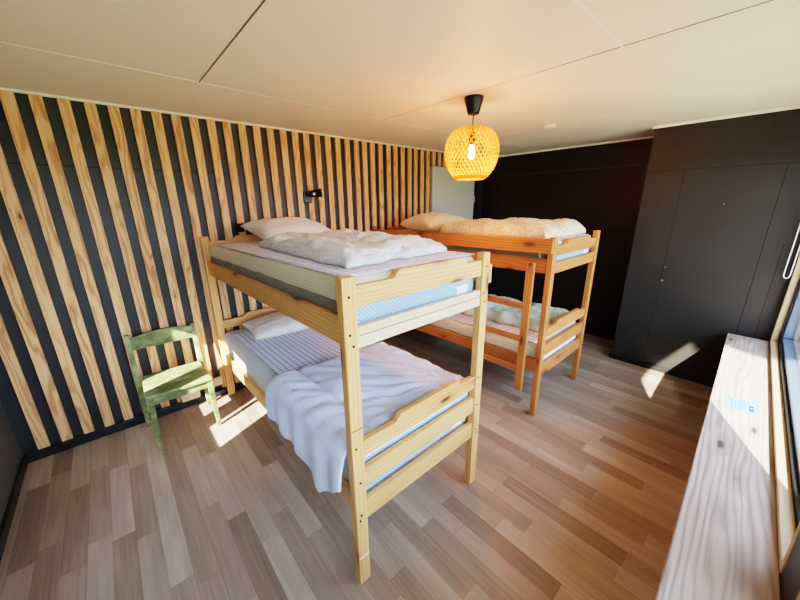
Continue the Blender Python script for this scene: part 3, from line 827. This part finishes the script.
# power outlets on the slatted wall behind the chair
def outlet(label, y0, y1, z0, z1, tilt, n):
    t = thing('power_outlet', label, 'outlet', (XL + .021, (y0 + y1) / 2, (z0 + z1) / 2), 0, 'power outlets')
    w, h = (y1 - y0) / 2, (z1 - z0) / 2
    bx('housing', (0, .042, -w, w, -h, h), sunwarm_pl, t, .005)
    for k in range(n):
        yy = -w + (k + .5) * 2 * w / n
        bm = nb(); lathe(bm, [(.016, 0), (.018, .002), (.015, .004)], n=20, axis=Matrix.Rotation(math.pi / 2, 3, 'Y'), origin=(.042, yy, 0)); s_ = obj('socket', bm, sunwarm_pl, t)
        bm = nb()
        for q in (-.006, .006): lathe(bm, [(.0028, 0), (.0028, .0022)], n=10, axis=Matrix.Rotation(math.pi / 2, 3, 'Y'), origin=(.0445, yy + q, 0))
        obj('socket_hole', bm, gasket_m, s_)
outlet('double power outlet low on the wall under the chair, warm sun in its colour', .195, .325, .068, .132, 0, 2)
outlet('single power outlet beside the bunk post behind the chair, warm sun in its colour', .425, .505, .115, .180, 0, 1)

# ------------------------------------------------------------------ card on the sill
P = [(.031, 2.486), (.046, 2.319), (.164, 2.357), (.163, 2.534)]
cxm = sum(p[0] for p in P) / 4; cym = sum(p[1] for p in P) / 4
card = thing('card', 'pale blue printed card lying on the wooden window sill', 'card', (cxm, cym, ZS))
card_m = plain('pale_blue_paper', (112, 168, 206), .5); ink = plain('blue_ink', (34, 70, 124), .6); ink_d = plain('navy_ink', (30, 44, 84), .6)
bm = nb(); prism(bm, [(p[0] - cxm, p[1] - cym) for p in P], 'z', .0003, .0018); obj('paper', bm, card_m, card)
def uv(u, v): return tuple((1 - u) * (1 - v) * P[0][k] + u * (1 - v) * P[3][k] + u * v * P[2][k] + (1 - u) * v * P[1][k] - (cxm, cym)[k] for k in (0, 1))
bm = nb()
for u, v0, v1 in ((.16, .12, .88), (.18, .12, .88), (.30, .3, .75), (.315, .15, .6), (.40, .12, .9), (.44, .12, .82), (.48, .12, .9), (.52, .12, .86), (.56, .12, .7)):
    prism(bm, [uv(u, v0), uv(u + .012, v0), uv(u + .012, v1), uv(u, v1)], 'z', .0018, .0021)
obj('printed_lines', bm, ink, card)
bm = nb(); prism(bm, [uv(.72, .40), uv(.72, .80), uv(.86, .84), uv(.86, .44)], 'z', .0018, .0022); obj('printed_emblem', bm, ink_d, card)
bm = nb(); prism(bm, [uv(.76, .55), uv(.76, .68), uv(.82, .70), uv(.82, .56)], 'z', .0022, .0024); obj('printed_emblem', bm, card_m, card)

# ------------------------------------------------------------------ light
world = bpy.data.worlds.new('sky'); scene.world = world; world.use_nodes = True
t = world.node_tree; bg = t.nodes['Background']
tc = t.nodes.new('ShaderNodeTexCoord'); sp = t.nodes.new('ShaderNodeSeparateXYZ'); rp = t.nodes.new('ShaderNodeValToRGB')
mr = t.nodes.new('ShaderNodeMapRange'); mr.inputs[1].default_value = -1; mr.inputs[2].default_value = 1
t.links.new(tc.outputs['Generated'], sp.inputs[0]); t.links.new(sp.outputs[2], mr.inputs[0]); t.links.new(mr.outputs[0], rp.inputs[0])
e = rp.color_ramp.elements
e[0].position = .48; e[0].color = (.30, .31, .24, 1); e[1].position = .52; e[1].color = (.80, .96, 1.22, 1)
x = e.new(1.0); x.color = (.50, .68, 1.0, 1)
t.links.new(rp.outputs[0], bg.inputs[0]); bg.inputs[1].default_value = 6.0

sun = bpy.data.lights.new('sun', 'SUN'); sun.energy = 34.; sun.angle = math.radians(.6); sun.color = (1, .90, .76)
so = bpy.data.objects.new('sun', sun); col.objects.link(so)
so.rotation_euler = Vector((-.36, .83, -.535)).to_track_quat('-Z', 'Y').to_euler()
pl = bpy.data.lights.new('bulb_light', 'POINT'); pl.energy = 15.; pl.color = (1, .36, .15); pl.shadow_soft_size = .02
po = bpy.data.objects.new('bulb_light', pl); col.objects.link(po); po.location = (LX, LY, ZC - .395)

# ------------------------------------------------------------------ camera (solved from the photo's vanishing points)
Mc = ((0.6669333, 0.2052061, -0.7163033), (0.7450409, -0.1974308, 0.6371304), (-0.0106773, -0.9585987, -0.2845601))
cam = bpy.data.cameras.new('camera'); cam.sensor_width = 36.; cam.lens = 322.98 / 800 * 36; cam.clip_start = .02; cam.clip_end = 200
co_ = bpy.data.objects.new('camera', cam); col.objects.link(co_)
rx = Vector((Mc[0][0], Mc[1][0], Mc[2][0])); dn = Vector((Mc[0][1], Mc[1][1], Mc[2][1])); fw = Vector((Mc[0][2], Mc[1][2], Mc[2][2]))
mw = Matrix.Identity(4)
for i in range(3):
    mw[i][0] = rx[i]; mw[i][1] = -dn[i]; mw[i][2] = -fw[i]
mw.translation = Vector((0, 0, 1.62))
co_.matrix_world = mw
scene.camera = co_

scene.view_settings.view_transform = 'Filmic'
scene.view_settings.look = 'High Contrast'
scene.view_settings.exposure = 0.98
